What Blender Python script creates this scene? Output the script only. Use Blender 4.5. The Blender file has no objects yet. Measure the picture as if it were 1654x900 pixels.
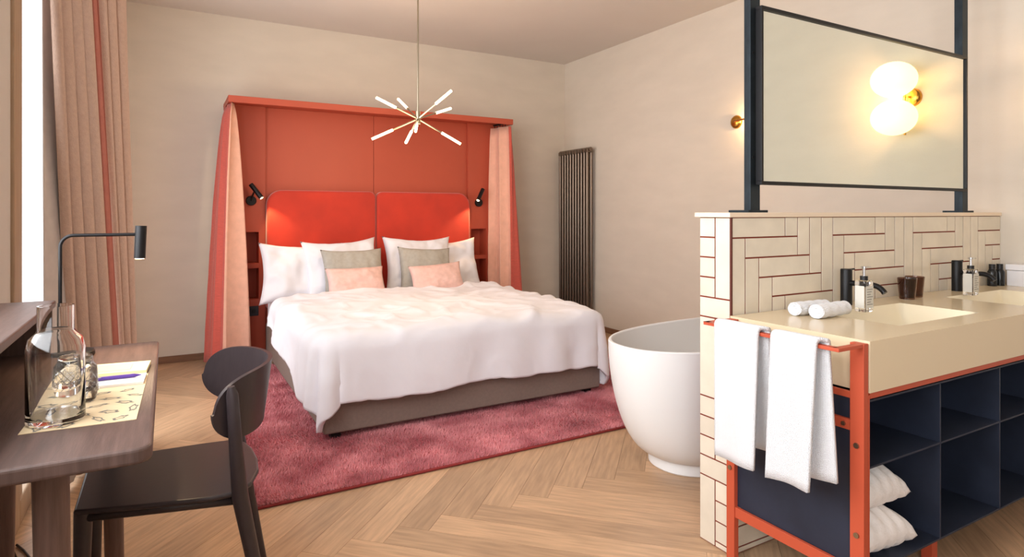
import bpy, math, random
import numpy as np
from mathutils import Vector, Matrix, noise
random.seed(7); rng = np.random.default_rng(7)
scene = bpy.context.scene
COL = scene.collection
PI = math.pi
# ------------------------------------------------------------------ camera
cam = bpy.data.cameras.new('camera'); camo = bpy.data.objects.new('camera', cam); COL.objects.link(camo)
cam.sensor_fit = 'HORIZONTAL'; cam.sensor_width = 36.0
cam.lens = 36.0 * 985.0 / 1654.0
cam.shift_y = -107.0 / 1654.0
cam.clip_start = 0.05; cam.clip_end = 200
YAW = math.atan(557.0 / 985.0)
camo.location = (0, 0, 1.2); camo.rotation_euler = (PI / 2, 0, -YAW)
scene.camera = camo
# ------------------------------------------------------------------ world, daylight, exposure
world = bpy.data.worlds.new('world'); scene.world = world; world.use_nodes = True
bg = world.node_tree.nodes['Background']
bg.inputs[0].default_value = (0.93, 0.96, 1.0, 1); bg.inputs[1].default_value = 1.7
scene.view_settings.view_transform = 'Standard'; scene.view_settings.look = 'None'
scene.view_settings.gamma = 1.0; scene.view_settings.use_curve_mapping = False
scene.view_settings.exposure = 0.5

def area(name, loc, rot, sx, sy, power, color):
    l = bpy.data.lights.new(name, 'AREA'); l.shape = 'RECTANGLE'; l.size = sx; l.size_y = sy
    l.energy = power; l.color = color
    o = bpy.data.objects.new(name, l); o.location = loc; o.rotation_euler = rot; COL.objects.link(o)
    return o
# daylight through the left wall; the desk and near windows are added, unseen
area('daylight_added_desk_window', (-0.72, 1.35, 1.78), (0, -PI / 2, 0), 1.6, 2.3, 58, (0.95, 0.97, 1.0))
area('daylight_curtain_window', (-0.85, 3.75, 1.5), (0, -PI / 2, 0), 2.3, 1.3, 20, (0.95, 0.97, 1.0))
area('daylight_added_near_window', (-0.75, -1.1, 1.5), (0, -PI / 2, 0), 2.2, 1.5, 36, (0.95, 0.97, 1.0))

def point(name, loc, power, color, r=0.03):
    l = bpy.data.lights.new(name, 'POINT'); l.energy = power; l.color = color; l.shadow_soft_size = r
    o = bpy.data.objects.new(name, l); o.location = loc; COL.objects.link(o); return o
def spot(name, loc, target, power, color, ang=1.2, blend=0.6, r=0.012):
    l = bpy.data.lights.new(name, 'SPOT'); l.energy = power; l.color = color; l.spot_size = ang; l.spot_blend = blend; l.shadow_soft_size = r
    o = bpy.data.objects.new(name, l); o.location = loc
    o.rotation_euler = (Vector(target) - Vector(loc)).to_track_quat('-Z', 'Y').to_euler(); COL.objects.link(o); return o
WARM = (1.0, 0.62, 0.30)

# ------------------------------------------------------------------ materials
def lin(c):
    return tuple(((v / 255) / 12.92 if v / 255 <= 0.04045 else ((v / 255 + 0.055) / 1.055) ** 2.4) for v in c)
MATS = {}
def mat(name, rgb, rough=0.6, metal=0.0, var=0.0, vscale=8.0, bump=0.0, bscale=60.0, stretch=(1, 1, 1), sheen=0.0, spec=0.5,
        coat=0.0, trans=0.0, ior=1.45, emit=None, estr=0.0, rnd=0.0, rgb2=None, detail=4.0):
    m = bpy.data.materials.new(name); m.use_nodes = True; MATS[name] = m
    nt = m.node_tree; N = nt.nodes; L = nt.links; b = N['Principled BSDF']
    c = lin(rgb) + (1,)
    b.inputs['Base Color'].default_value = c; b.inputs['Roughness'].default_value = rough; b.inputs['Metallic'].default_value = metal
    b.inputs['Specular IOR Level'].default_value = spec; b.inputs['IOR'].default_value = ior
    b.inputs['Sheen Weight'].default_value = sheen; b.inputs['Coat Weight'].default_value = coat
    b.inputs['Transmission Weight'].default_value = trans
    if emit:
        b.inputs['Emission Color'].default_value = emit + (1,); b.inputs['Emission Strength'].default_value = estr
    if var or bump or rnd or rgb2:
        tc = N.new('ShaderNodeTexCoord'); mp = N.new('ShaderNodeMapping'); mp.inputs['Scale'].default_value = stretch
        L.new(tc.outputs['Object'], mp.inputs['Vector'])
        vec = mp.outputs['Vector']
        if rnd:
            oi = N.new('ShaderNodeObjectInfo'); ad = N.new('ShaderNodeVectorMath'); ad.operation = 'MULTIPLY_ADD'
            L.new(oi.outputs['Random'], ad.inputs[0]); ad.inputs[1].default_value = (37.0, 53.0, 71.0); L.new(vec, ad.inputs[2]); vec = ad.outputs[0]
        no = N.new('ShaderNodeTexNoise'); no.inputs['Scale'].default_value = vscale; no.inputs['Detail'].default_value = detail
        L.new(vec, no.inputs['Vector'])
        ra = N.new('ShaderNodeValToRGB')
        a = tuple(v * (1 - var) for v in c[:3]) + (1,)
        z = (lin(rgb2) + (1,)) if rgb2 else tuple(min(1, v * (1 + var)) for v in c[:3]) + (1,)
        ra.color_ramp.elements[0].position = 0.3; ra.color_ramp.elements[1].position = 0.7
        ra.color_ramp.elements[0].color = a; ra.color_ramp.elements[1].color = z
        L.new(no.outputs['Fac'], ra.inputs['Fac']); out = ra.outputs['Color']
        if rnd:
            hs = N.new('ShaderNodeHueSaturation'); mr = N.new('ShaderNodeMapRange')
            mr.inputs['To Min'].default_value = 1 - rnd; mr.inputs['To Max'].default_value = 1 + rnd
            L.new(oi.outputs['Random'], mr.inputs['Value']); L.new(mr.outputs['Result'], hs.inputs['Value']); L.new(out, hs.inputs['Color']); out = hs.outputs['Color']
        L.new(out, b.inputs['Base Color'])
        if bump:
            n2 = N.new('ShaderNodeTexNoise'); n2.inputs['Scale'].default_value = bscale; n2.inputs['Detail'].default_value = 3
            L.new(vec, n2.inputs['Vector'])
            bp = N.new('ShaderNodeBump'); bp.inputs['Strength'].default_value = bump; bp.inputs['Distance'].default_value = 0.004
            L.new(n2.outputs['Fac'], bp.inputs['Height']); L.new(bp.outputs['Normal'], b.inputs['Normal'])
    return m
def weave(m, scale, strength, dist=0.002):
    """adds a woven relief (two crossed wave textures) to a material"""
    nt = m.node_tree; N = nt.nodes; L = nt.links; b = N['Principled BSDF']
    tc = N.new('ShaderNodeTexCoord'); s = []
    for d in ('Y', 'Z'):
        w = N.new('ShaderNodeTexWave'); w.bands_direction = d; w.inputs['Scale'].default_value = scale; w.inputs['Distortion'].default_value = 0.6
        L.new(tc.outputs['Object'], w.inputs['Vector']); s.append(w.outputs['Fac'])
    mx = N.new('ShaderNodeMath'); mx.operation = 'ADD'; L.new(s[0], mx.inputs[0]); L.new(s[1], mx.inputs[1])
    bp = N.new('ShaderNodeBump'); bp.inputs['Strength'].default_value = strength; bp.inputs['Distance'].default_value = dist
    L.new(mx.outputs[0], bp.inputs['Height']); L.new(bp.outputs['Normal'], b.inputs['Normal'])
    return m

mat('wallpaper', (216, 205, 190), 0.85, var=0.03, vscale=3, bump=0.15, bscale=120, stretch=(1, 1, 3))
mat('ceiling_paint', (214, 206, 198), 0.9, var=0.02, vscale=2)
mat('skirting', (128, 92, 68), 0.5, var=0.15, vscale=6, stretch=(1, 1, 20))
mat('oak', (190, 155, 122), 0.36, var=0.17, vscale=6, stretch=(1.0, 11, 1), bump=0.12, bscale=30, rnd=0.17, spec=0.45)
mat('subfloor', (120, 88, 62), 0.8)
mat('coral_paint', (180, 80, 57), 0.5, var=0.03, vscale=3)
mat('velvet', (194, 48, 22), 0.75, var=0.10, vscale=5, bump=0.2, bscale=200, sheen=0.5)
mat('coral_fabric', (206, 92, 78), 0.85, var=0.10, vscale=30, stretch=(1, 1, 8), bump=0.4, bscale=160, sheen=0.2)
mat('rose_fabric', (176, 108, 94), 0.9, var=0.06, vscale=30, bump=0.3, bscale=160)
mat('lining_fabric', (226, 172, 148), 0.85, var=0.06, vscale=20, bump=0.3, bscale=160, sheen=0.2)
mat('linen', (192, 162, 144), 0.9, var=0.05, vscale=60, stretch=(1, 1, 1), bump=0.5, bscale=180, sheen=0.2)
mat('blackout', (196, 187, 182), 0.9, var=0.05, vscale=20)
mat('white_cotton', (232, 229, 234), 0.85, var=0.02, vscale=6, bump=0.25, bscale=22, sheen=0.2)
mat('white_terry', (234, 234, 236), 0.95, sheen=0.3); weave(MATS['white_terry'], 90, 0.6, 0.002)
mat('stripe_terry', (238, 232, 228), 0.95, sheen=0.3, var=0.04, vscale=10, bump=0.6, bscale=90)
mat('sage_fabric', (170, 164, 154), 0.9, var=0.06, vscale=40, bump=0.3, bscale=200)
mat('blush_fabric', (226, 186, 176), 0.9, var=0.06, vscale=40, bump=0.3, bscale=200)
mat('taupe_fabric', (136, 118, 108), 0.9, var=0.06, vscale=60, bump=0.3, bscale=240)
mat('rug_base', (176, 74, 80), 1.0, var=0.2, vscale=12)
mat('rug_pile', (212, 94, 106), 0.9, var=0.28, vscale=4.5, rgb2=(250, 170, 174), sheen=0.5, detail=8)
mat('rug_edge', (140, 48, 46), 0.9)
mat('black_metal', (24, 23, 25), 0.42, metal=0.3)
mat('black_plastic', (22, 21, 23), 0.4)
mat('steel_post', (46, 54, 60), 0.45, metal=0.7, var=0.2, vscale=14)
mat('mirror', (232, 236, 228), 0.02, metal=1.0)
mat('brass', (200, 150, 70), 0.25, metal=1.0)
mat('nickel', (170, 160, 140), 0.3, metal=1.0)
mat('chrome', (210, 210, 212), 0.12, metal=1.0)
mat('opal_lit', (255, 240, 200), 0.4, emit=(1.0, 0.84, 0.50), estr=1.15)
mat('bulb_lit', (255, 240, 200), 0.4, emit=(1.0, 0.76, 0.42), estr=7.0)
mat('lamp_lit', (255, 230, 190), 0.4, emit=(1.0, 0.72, 0.40), estr=6.0)
mat('radiator_steel', (128, 114, 102), 0.34, metal=0.9)
mat('tub_white', (238, 238, 236), 0.35, spec=0.5)
mat('tile_glaze', (224, 213, 194), 0.22, var=0.06, vscale=9, bump=0.15, bscale=14, rnd=0.05, coat=0.3)
mat('grout', (128, 54, 38), 0.9); mat('grout_dark', (92, 44, 34), 0.7)
mat('cap_stone', (236, 216, 192), 0.5)
mat('counter', (226, 206, 172), 0.2, spec=0.5)
mat('basin_white', (240, 228, 200), 0.2)
mat('red_steel', (190, 82, 54), 0.45)
mat('blue_steel', (46, 52, 68), 0.5, metal=0.35, var=0.2, vscale=7)
mat('walnut', (98, 78, 72), 0.42, var=0.22, vscale=6, stretch=(14, 1.2, 1), bump=0.15, bscale=30)
mat('walnut_leg', (112, 88, 80), 0.45, var=0.22, vscale=6, stretch=(14, 14, 1), bump=0.15, bscale=30)
mat('chair_stain', (56, 47, 49), 0.36, var=0.10, vscale=30, stretch=(1, 8, 1))
mat('glass', (255, 255, 255), 0.0, trans=1.0, ior=1.45)
mat('cut_glass', (255, 255, 255), 0.06, trans=1.0, ior=1.45)
mat('brown_glass', (150, 108, 84), 0.02, trans=1.0, ior=1.45)
mat('pane_glass', (250, 252, 255), 0.0, trans=1.0, ior=1.05)
def thin_glass(m):
    nt = m.node_tree; N = nt.nodes; L = nt.links; o = N['Material Output']; N.remove(N['Principled BSDF'])
    t = N.new('ShaderNodeBsdfTransparent'); g = N.new('ShaderNodeBsdfGlossy'); g.inputs['Roughness'].default_value = 0.0
    mx = N.new('ShaderNodeMixShader'); mx.inputs[0].default_value = 0.03
    L.new(t.outputs[0], mx.inputs[1]); L.new(g.outputs[0], mx.inputs[2]); L.new(mx.outputs[0], o.inputs['Surface'])
thin_glass(MATS['pane_glass'])
mat('jamb_wood', (168, 140, 112), 0.5, var=0.1, vscale=6, stretch=(10, 10, 1))
mat('panel_paint', (206, 200, 192), 0.6)
mat('paper_cream', (226, 204, 166), 0.8); mat('print_ink', (128, 122, 112), 0.8)
mat('paper_white', (238, 234, 232), 0.7); mat('paper_yellow', (240, 226, 176), 0.7)
mat('violet', (92, 62, 150), 0.4)
mat('cork', (150, 140, 120), 0.7); mat('label_grey', (208, 204, 194), 0.6); mat('ink_grey', (120, 118, 112), 0.7)
mat('dark_bottle', (22, 24, 26), 0.2)
mat('white_card', (238, 236, 238), 0.6)
mat('socket_dark', (38, 38, 46), 0.4)

# ------------------------------------------------------------------ mesh helpers
class MB:
    def __init__(s): s.v = []; s.f = []
    def add(s, v, f):
        o = len(s.v); s.v += [tuple(p) for p in v]; s.f += [tuple(i + o for i in q) for q in f]; return s
    def box(s, x0, x1, y0, y1, z0, z1):
        return s.add([(x0, y0, z0), (x1, y0, z0), (x1, y1, z0), (x0, y1, z0), (x0, y0, z1), (x1, y0, z1), (x1, y1, z1), (x0, y1, z1)],
                     [(0, 3, 2, 1), (4, 5, 6, 7), (0, 1, 5, 4), (1, 2, 6, 5), (2, 3, 7, 6), (3, 0, 4, 7)])
    def tube(s, pts, r, seg=12, caps=True):
        pts = [Vector(p) for p in pts]; n = len(pts)
        rs = r if isinstance(r, (list, tuple)) else [r] * n
        t0 = (pts[1] - pts[0]).normalized(); up = Vector((0, 0, 1)) if abs(t0.z) < 0.9 else Vector((1, 0, 0))
        a = t0.cross(up).normalized(); V = []; F = []
        for i, p in enumerate(pts):
            t = (pts[min(i + 1, n - 1)] - pts[max(i - 1, 0)]).normalized()
            a = (a - t * a.dot(t)).normalized(); b = t.cross(a)
            for k in range(seg):
                q = 2 * PI * k / seg; V.append(p + (a * math.cos(q) + b * math.sin(q)) * rs[i])
        for i in range(n - 1):
            for k in range(seg):
                k2 = (k + 1) % seg; F.append((i * seg + k, i * seg + k2, (i + 1) * seg + k2, (i + 1) * seg + k))
        if caps: F.append(tuple(range(seg))[::-1]); F.append(tuple((n - 1) * seg + k for k in range(seg)))
        return s.add(V, F)
    def lathe(s, prof, c, seg=32, sx=1.0, sy=1.0, axis='Z'):
        V = []; F = []; n = len(prof)
        for r, z in prof:
            for k in range(seg):
                q = 2 * PI * k / seg; p = (r * math.cos(q) * sx, r * math.sin(q) * sy, z)
                if axis == 'X': p = (p[2], p[0], p[1])
                if axis == 'Y': p = (p[0], p[2], p[1])
                V.append((p[0] + c[0], p[1] + c[1], p[2] + c[2]))
        for i in range(n - 1):
            for k in range(seg):
                k2 = (k + 1) % seg; F.append((i * seg + k, i * seg + k2, (i + 1) * seg + k2, (i + 1) * seg + k))
        if prof[0][0] > 1e-5: F.append(tuple(range(seg))[::-1])
        if prof[-1][0] > 1e-5: F.append(tuple((n - 1) * seg + k for k in range(seg)))
        return s.add(V, F)
    def grid(s, P):
        R, C = len(P), len(P[0]); V = [p for row in P for p in row]
        return s.add(V, [(i * C + j, i * C + j + 1, (i + 1) * C + j + 1, (i + 1) * C + j) for i in range(R - 1) for j in range(C - 1)])
    def mesh(s, name, m, smooth=False):
        me = bpy.data.meshes.new(name); me.from_pydata(s.v, [], s.f); me.validate(); me.update()
        import bmesh
        bm = bmesh.new(); bm.from_mesh(me); bmesh.ops.remove_doubles(bm, verts=bm.verts, dist=1e-6)
        bmesh.ops.recalc_face_normals(bm, faces=bm.faces); bm.to_mesh(me); bm.free()
        me.materials.append(MATS[m])
        if smooth:
            me.polygons.foreach_set('use_smooth', [True] * len(me.polygons))
        return me
    def build(s, name, m, parent=None, smooth=False, bevel=0.0, solid=0.0, auto=False, subd=0, seg=2):
        o = bpy.data.objects.new(name, s.mesh(name, m, smooth or auto)); COL.objects.link(o)
        if parent: o.parent = parent; o.matrix_parent_inverse = Matrix.Translation(-parent.location) if parent.type == 'EMPTY' and parent.rotation_euler.z == 0 else Matrix()
        if solid:
            q = o.modifiers.new('solid', 'SOLIDIFY'); q.thickness = solid; q.offset = 0
        if subd:
            q = o.modifiers.new('sub', 'SUBSURF'); q.levels = subd; q.render_levels = subd
        if bevel:
            q = o.modifiers.new('bev', 'BEVEL'); q.width = bevel; q.segments = seg; q.limit_method = 'ANGLE'; q.angle_limit = 0.6
        if auto: auto_smooth(o)
        return o
def auto_smooth(o, ang=0.6):
    me = o.data; import bmesh
    bm = bmesh.new(); bm.from_mesh(me)
    for e in bm.edges:
        if len(e.link_faces) == 2 and e.calc_face_angle(0) > ang: e.smooth = False
    bm.to_mesh(me); bm.free()
def B(*a): return MB().box(*a)
def tag(o, label=None, cat=None, group=None, kind=None):
    if label: o['label'] = label
    if cat: o['category'] = cat
    if group: o['group'] = group
    if kind: o['kind'] = kind
    return o
def thing(name, loc, label, cat, group=None):
    o = bpy.data.objects.new(name, None); o.location = loc; o.empty_display_size = 0.1; COL.objects.link(o)
    return tag(o, label, cat, group)
def struct(o): o['kind'] = 'structure'; return o

# ------------------------------------------------------------------ dimensions
YB, XR, XP, XL, ZC = 5.571, 3.817, 3.68, -0.50, 2.83     # back wall, right wall, near right wall, left wall, ceiling
YN = -2.2                                              # wall behind the camera
PY0, PY1, PX0 = 1.473, 1.618, 1.71                     # tiled partition
W = 0.10
# ------------------------------------------------------------------ room shell
struct(B(XL, XP + W, YB, YB + W, 0, ZC).box(XP + W, XR + W, YB, YB + W, 0, ZC).build('wall_back', 'wallpaper'))
struct(B(XR, XR + W, 1.62, YB, 0, ZC).build('wall_right', 'wallpaper'))
struct(B(XP, XR + W, YN, 1.62, 0, ZC).build('wall_right', 'wallpaper'))
wl = MB()
for a in ((YN - W, -1.9, 0, ZC), (-1.9, -0.3, 0, 0.3), (-1.9, -0.3, 2.66, ZC), (-0.3, 0.2, 0, ZC), (0.2, 2.5, 0, 0.95), (0.2, 2.5, 2.62, ZC), (2.5, 2.85, 0, ZC), (2.85, 4.55, 2.66, ZC), (4.55, YB, 0, ZC)):
    wl.box(XL - 0.08, XL, *a)
struct(wl.build('wall_left', 'panel_paint'))
struct(B(XL, XP, YN - W, YN, 0, ZC).build('wall_front', 'wallpaper'))
struct(B(XL - 0.2, XR + W, YN - W, YB + W, ZC, ZC + W).build('ceiling', 'ceiling_paint'))
struct(B(-0.05 - 0.45, 0.40, YB - 0.014, YB, 0, 0.055).box(2.90, XR, YB - 0.014, YB, 0, 0.055).build('baseboard_back', 'skirting', bevel=0.003))
struct(B(XR - 0.014, XR, 1.62, YB - 0.014, 0, 0.055).build('baseboard_right', 'skirting', bevel=0.003))
struct(B(XL, XL + 0.014, YN, 2.84, 0, 0.075).box(XL, XL + 0.014, 4.55, YB - 0.014, 0, 0.075).build('baseboard_left', 'skirting', bevel=0.003))
# windows in the left wall; only the first is in view
def window(name, y0, y1, z0, z1, fr=0.07):
    e = bpy.data.objects.new(name, None); COL.objects.link(e); struct(e)
    x0, x1 = XL - 0.07, XL + 0.012
    B(x0, x1, y0, y0 + fr, z0, z1).build('jamb', 'jamb_wood', e, bevel=0.006)
    B(x0, x1, y1 - fr, y1, z0, z1).build('jamb', 'jamb_wood', e, bevel=0.006)
    B(x0, x1, y0 + fr, y1 - fr, z1 - fr, z1).build('head', 'jamb_wood', e, bevel=0.006)
    B(x0, x1, y0 + fr, y1 - fr, z0, z0 + fr).build('sill', 'jamb_wood', e, bevel=0.006)
    B(x0 + 0.03, x0 + 0.036, y0 + fr, y1 - fr, z0 + fr, z1 - fr).build('pane', 'pane_glass', e)
    return e
w1 = window('window_1', 2.85, 4.55, 0.0, 2.66, 0.10)
B(XL - 0.03, XL + 0.006, 2.95, 3.03, 0.0, 2.66).build('casement_stile', 'jamb_wood', w1, bevel=0.008)
w2 = window('window_2_added', 0.2, 2.5, 0.95, 2.62)  # assumed opening above the desk, added out of view to supply daylight
w3 = window('window_3_added', -1.9, -0.3, 0.3, 2.66)  # assumed opening beside the camera, likewise added unseen for its daylight

# ------------------------------------------------------------------ herringbone helper (n cells long, unit cell)
def herring(n, x0, x1, y0, y1):
    """pieces as (col, row, 'H'|'V') whose first cell is (col,row); rows run downward"""
    out = []
    for r in range(y0 - n, y1 + 1):
        for c in range(x0 - n, x1 + 1):
            if (c - r) % (2 * n) == 0: out.append((c, r, 'H'))
            if (r - c + (2 * n - 1)) % (2 * n) == 0: out.append((c, r, 'V'))
    return out
def clip(poly, rect):
    x0, x1, y0, y1 = rect
    for ax, v, sgn in ((0, x0, 1), (0, x1, -1), (1, y0, 1), (1, y1, -1)):
        o = []
        for i in range(len(poly)):
            a, b = poly[i], poly[(i + 1) % len(poly)]
            ia, ib = (a[ax] - v) * sgn >= -1e-9, (b[ax] - v) * sgn >= -1e-9
            if ia: o.append(a)
            if ia != ib:
                t = (v - a[ax]) / (b[ax] - a[ax]); o.append((a[0] + t * (b[0] - a[0]), a[1] + t * (b[1] - a[1])))
        poly = o
        if len(poly) < 3: return []
    return poly
def prism(poly, z0, z1):
    n = len(poly); m = MB()
    return m.add([(p[0], p[1], z0) for p in poly] + [(p[0], p[1], z1) for p in poly],
                 [tuple(range(n))[::-1], tuple(range(n, 2 * n))] + [(i, (i + 1) % n, n + (i + 1) % n, n + i) for i in range(n)])
# ------------------------------------------------------------------ floor
RUG = (0.30, 3.20, 2.64, 5.05)
floor = struct(B(XL - 0.2, XR + W, YN, YB + W, -0.08, -0.012).build('floor', 'subfloor'))
PW, PN = 0.1255, 8
u0, v0 = (1.39 + 2.155) / 2 ** .5, (2.155 - 1.39) / 2 ** .5
S = 2 ** .5
def uv2xy(u, v): return ((u - v) / S, (u + v) / S)
g = 0.0006
for c, r, k in herring(PN, -60, 60, -60, 60):
    lu, lv = (PN, 1) if k == 'H' else (1, PN)
    ua, ub = u0 + c * PW + g, u0 + (c + lu) * PW - g
    vb, va = v0 + PW - r * PW - g, v0 + PW - (r + lv) * PW + g
    poly = clip([uv2xy(ua, va), uv2xy(ub, va), uv2xy(ub, vb), uv2xy(ua, vb)], (XL, XR, 0.7, YB))
    if not poly: continue
    ar = abs(sum(poly[i][0] * poly[(i + 1) % len(poly)][1] - poly[(i + 1) % len(poly)][0] * poly[i][1] for i in range(len(poly)))) / 2
    if ar < 0.0004: continue
    if all(RUG[0] + .03 < p[0] < RUG[1] - .03 and RUG[2] + .03 < p[1] < RUG[3] - .03 for p in poly): continue
    cx, cy = sum(p[0] for p in poly) / len(poly), sum(p[1] for p in poly) / len(poly)
    # skip what lies outside the picture's wedge, the slab beneath carries on
    if cx > 1.75 and cy < 0.9: continue
    ang = PI / 4 if k == 'H' else 3 * PI / 4
    ca, sa = math.cos(-ang), math.sin(-ang)
    loc = [((p[0] - cx) * ca - (p[1] - cy) * sa, (p[0] - cx) * sa + (p[1] - cy) * ca) for p in poly]
    o = prism(loc, -0.012, 0.0).build('plank', 'oak', None)
    o.parent = floor; o.location = (cx, cy, 0); o.rotation_euler = (0, 0, ang)

# ------------------------------------------------------------------ tiled partition with stone cap
CAPZ = 1.182; TC = 0.0725
part_ = struct(B(PX0 + 0.003, XP, PY0 + 0.003, PY1, 0, CAPZ).build('wall_partition', 'grout'))
B(PX0 - 0.014, XP, PY0 - 0.006, PY1 + 0.012, CAPZ, CAPZ + 0.017).build('cap', 'cap_stone', part_, bevel=0.002)
B(PX0 - 0.001, PX0 + 0.006, PY0 - 0.001, PY0 + 0.006, 0, CAPZ).build('corner_trim', 'grout_dark', part_)
tg = 0.0027
def tile_obj(poly, face):
    cx, cy = sum(p[0] for p in poly) / len(poly), sum(p[1] for p in poly) / len(poly)
    o = prism([(p[0] - cx, p[1] - cy) for p in poly], 0, 0.003).build('tile', 'tile_glaze', None, bevel=0.0008)
    o.parent = part_
    if face == 'F': o.rotation_euler = (PI / 2, 0, 0); o.location = (PX0 + cx, PY0 + 0.003, cy)      # local z -> -Y
    else: o.rotation_euler = (PI / 2, 0, -PI / 2); o.location = (PX0 + 0.003, cy_off(cx), cy)        # local z -> -X
    return o
def cy_off(a): return PY1 - a
for c, r, k in herring(4, 0, 28, 0, 17):
    lc, lr = (4, 1) if k == 'H' else (1, 4)
    xa, xb = c * TC + tg, (c + lc) * TC - tg
    zb, za = CAPZ - r * TC - tg, CAPZ - (r + lr) * TC + tg
    if zb < 0.75 and xa > 6 * TC: continue
    p = clip([(xa, za), (xb, za), (xb, zb), (xa, zb)], (0.006, XP - PX0 - 0.002, 0.004, CAPZ - 0.002))
    if p and max(q[0] for q in p) - min(q[0] for q in p) > 0.006 and max(q[1] for q in p) - min(q[1] for q in p) > 0.006: tile_obj(p, 'F')
def end_tile(a0, a1, r0, r1):
    p = clip([(a0 * TC + tg, CAPZ - r1 * TC + tg), (a1 * TC - tg, CAPZ - r1 * TC + tg), (a1 * TC - tg, CAPZ - r0 * TC - tg), (a0 * TC + tg, CAPZ - r0 * TC - tg)],
             (0.002, 0.143, 0.004, CAPZ - 0.002))
    if p: tile_obj(p, 'E')
for r in (0, 8):
    for i in range(4):
        if r + i != 8: end_tile(0, 1, r + i, r + i + 1)
    end_tile(1, 2, r, r + 4); end_tile(0, 2, r + 4, r + 5); end_tile(0, 1, r + 5, r + 9)
    for i in range(3): end_tile(1, 2, r + 5 + i, r + 6 + i)
end_tile(1, 2, 16, 17)

# ------------------------------------------------------------------ wash stand: steel frame, shelf unit, counter
FX = 1.676
fr = thing('steel_frame', (FX, 1.2, 0), 'orange red steel wash stand frame with towel rail and blue end panel', 'frame')
CZ = 0.841; CF = 0.984
for y0, y1 in ((CF + 0.002, CF + 0.042), (PY0 - 0.045, PY0 - 0.012)):
    lg = B(FX - 0.004, FX + 0.018, y0, y1, 0, CZ - 0.006).build('leg', 'red_steel', fr, bevel=0.0015)
    for z in ((0.55, 0.30) if y0 < 1.2 else (0.33,)):
        MB().lathe([(0.0, -0.004), (0.0075, -0.004), (0.0075, 0.001)], (FX - 0.005, (y0 + y1) / 2, z), 12, axis='X').build('bolt', 'nickel', lg, smooth=False)
B(FX + 0.018, FX + 0.024, CF + 0.002, CF + 0.014, 0, CZ - 0.15).build('leg_flange', 'red_steel', fr)
B(FX, FX + 0.012, CF + 0.042, PY0 - 0.045, 0.676, 0.694).build('cross_bar', 'red_steel', fr, bevel=0.001)
mb_ = B(FX, FX + 0.012, CF + 0.042, PY0 - 0.045, 0.585, 0.615).build('cross_bar', 'red_steel', fr, bevel=0.001)
MB().lathe([(0.0, -0.004), (0.006, -0.004), (0.006, 0.001)], (FX - 0.001, CF + 0.062, 0.6), 12, axis='X').build('bolt', 'nickel', mb_)
B(FX, FX + 0.012, CF + 0.042, PY0 - 0.045, 0.165, 0.200).build('cross_bar', 'red_steel', fr, bevel=0.001)
B(FX + 0.013, FX + 0.018, CF + 0.042, PY0 - 0.045, 0.20, 0.676).build('end_panel', 'blue_steel', fr)
B(FX + 0.03, XP - 0.01, CF + 0.004, CF + 0.03, 0.679, 0.695).build('front_bar', 'red_steel', fr, bevel=0.001)
for x in (2.26, 3.2):
    B(x, x + 0.035, 1.10, 1.135, 0, 0.176).build('foot', 'red_steel', fr, bevel=0.001)
B(FX + 0.02, XP - 0.01, 1.10, 1.135, 0.163, 0.176).build('bottom_rail', 'red_steel', fr)
# towel rail: a flat bar carried out to the left of the counter
RX = 1.572
rl = MB()
rl.box(RX - 0.011, RX + 0.011, CF + 0.016, PY0 - 0.012, CZ - 0.016, CZ - 0.006)
rl.box(RX - 0.011, FX, CF + 0.004, CF + 0.024, CZ - 0.016, CZ - 0.006)
rl.box(RX - 0.011, FX, PY0 - 0.034, PY0 - 0.012, CZ - 0.016, CZ - 0.006)
rl.build('towel_rail', 'red_steel', fr, bevel=0.0012)

sh = thing('shelf_unit', (1.71, 1.2, 0.18), 'dark blue steel open shelf unit of square compartments under the counter', 'shelf')
SX = [1.704 + i * 0.3885 for i in range(6)]; SX[5] = XP - 0.012
for i, x in enumerate(SX):
    B(x, x + 0.007, CF + 0.012, 1.42, 0.18, 0.672).build('divider', 'blue_steel', sh, bevel=0.0008)
for z in (0.18, 0.478, 0.666):
    for i in range(5):
        B(SX[i] + 0.007, SX[i + 1], CF + 0.012, 1.42, z, z + 0.006).build('shelf_board', 'blue_steel', sh, bevel=0.0008)
B(SX[0], SX[5] + 0.007, 1.42, 1.426, 0.18, 0.672).build('back_panel', 'blue_steel', sh)

ct = thing('washbasin_counter', (1.70, 1.2, 0.697), 'cream solid surface double washbasin counter in front of the tiled partition', 'counter')
CX0, CX1 = 1.698, XP - 0.002
bas = [(2.015, 2.525), (2.855, 3.365)]; BY = (1.075, 1.345)
m = MB()
xs = [CX0, bas[0][0], bas[0][1], bas[1][0], bas[1][1], CX1]; ys = [CF, BY[0], BY[1], PY0 - 0.006]
for i in range(5):
    for j in range(3):
        if j == 1 and i in (1, 3): continue
        m.add([(xs[i], ys[j], CZ), (xs[i + 1], ys[j], CZ), (xs[i + 1], ys[j + 1], CZ), (xs[i], ys[j + 1], CZ)], [(0, 1, 2, 3)])
zb = 0.697
m.add([(CX0, CF, zb), (CX1, CF, zb), (CX1, ys[3], zb), (CX0, ys[3], zb), (CX0, CF, CZ), (CX1, CF, CZ), (CX1, ys[3], CZ), (CX0, ys[3], CZ)],
      [(0, 3, 2, 1), (0, 1, 5, 4), (1, 2, 6, 5), (2, 3, 7, 6), (3, 0, 4, 7)])
m.build('worktop', 'counter', ct)
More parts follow.
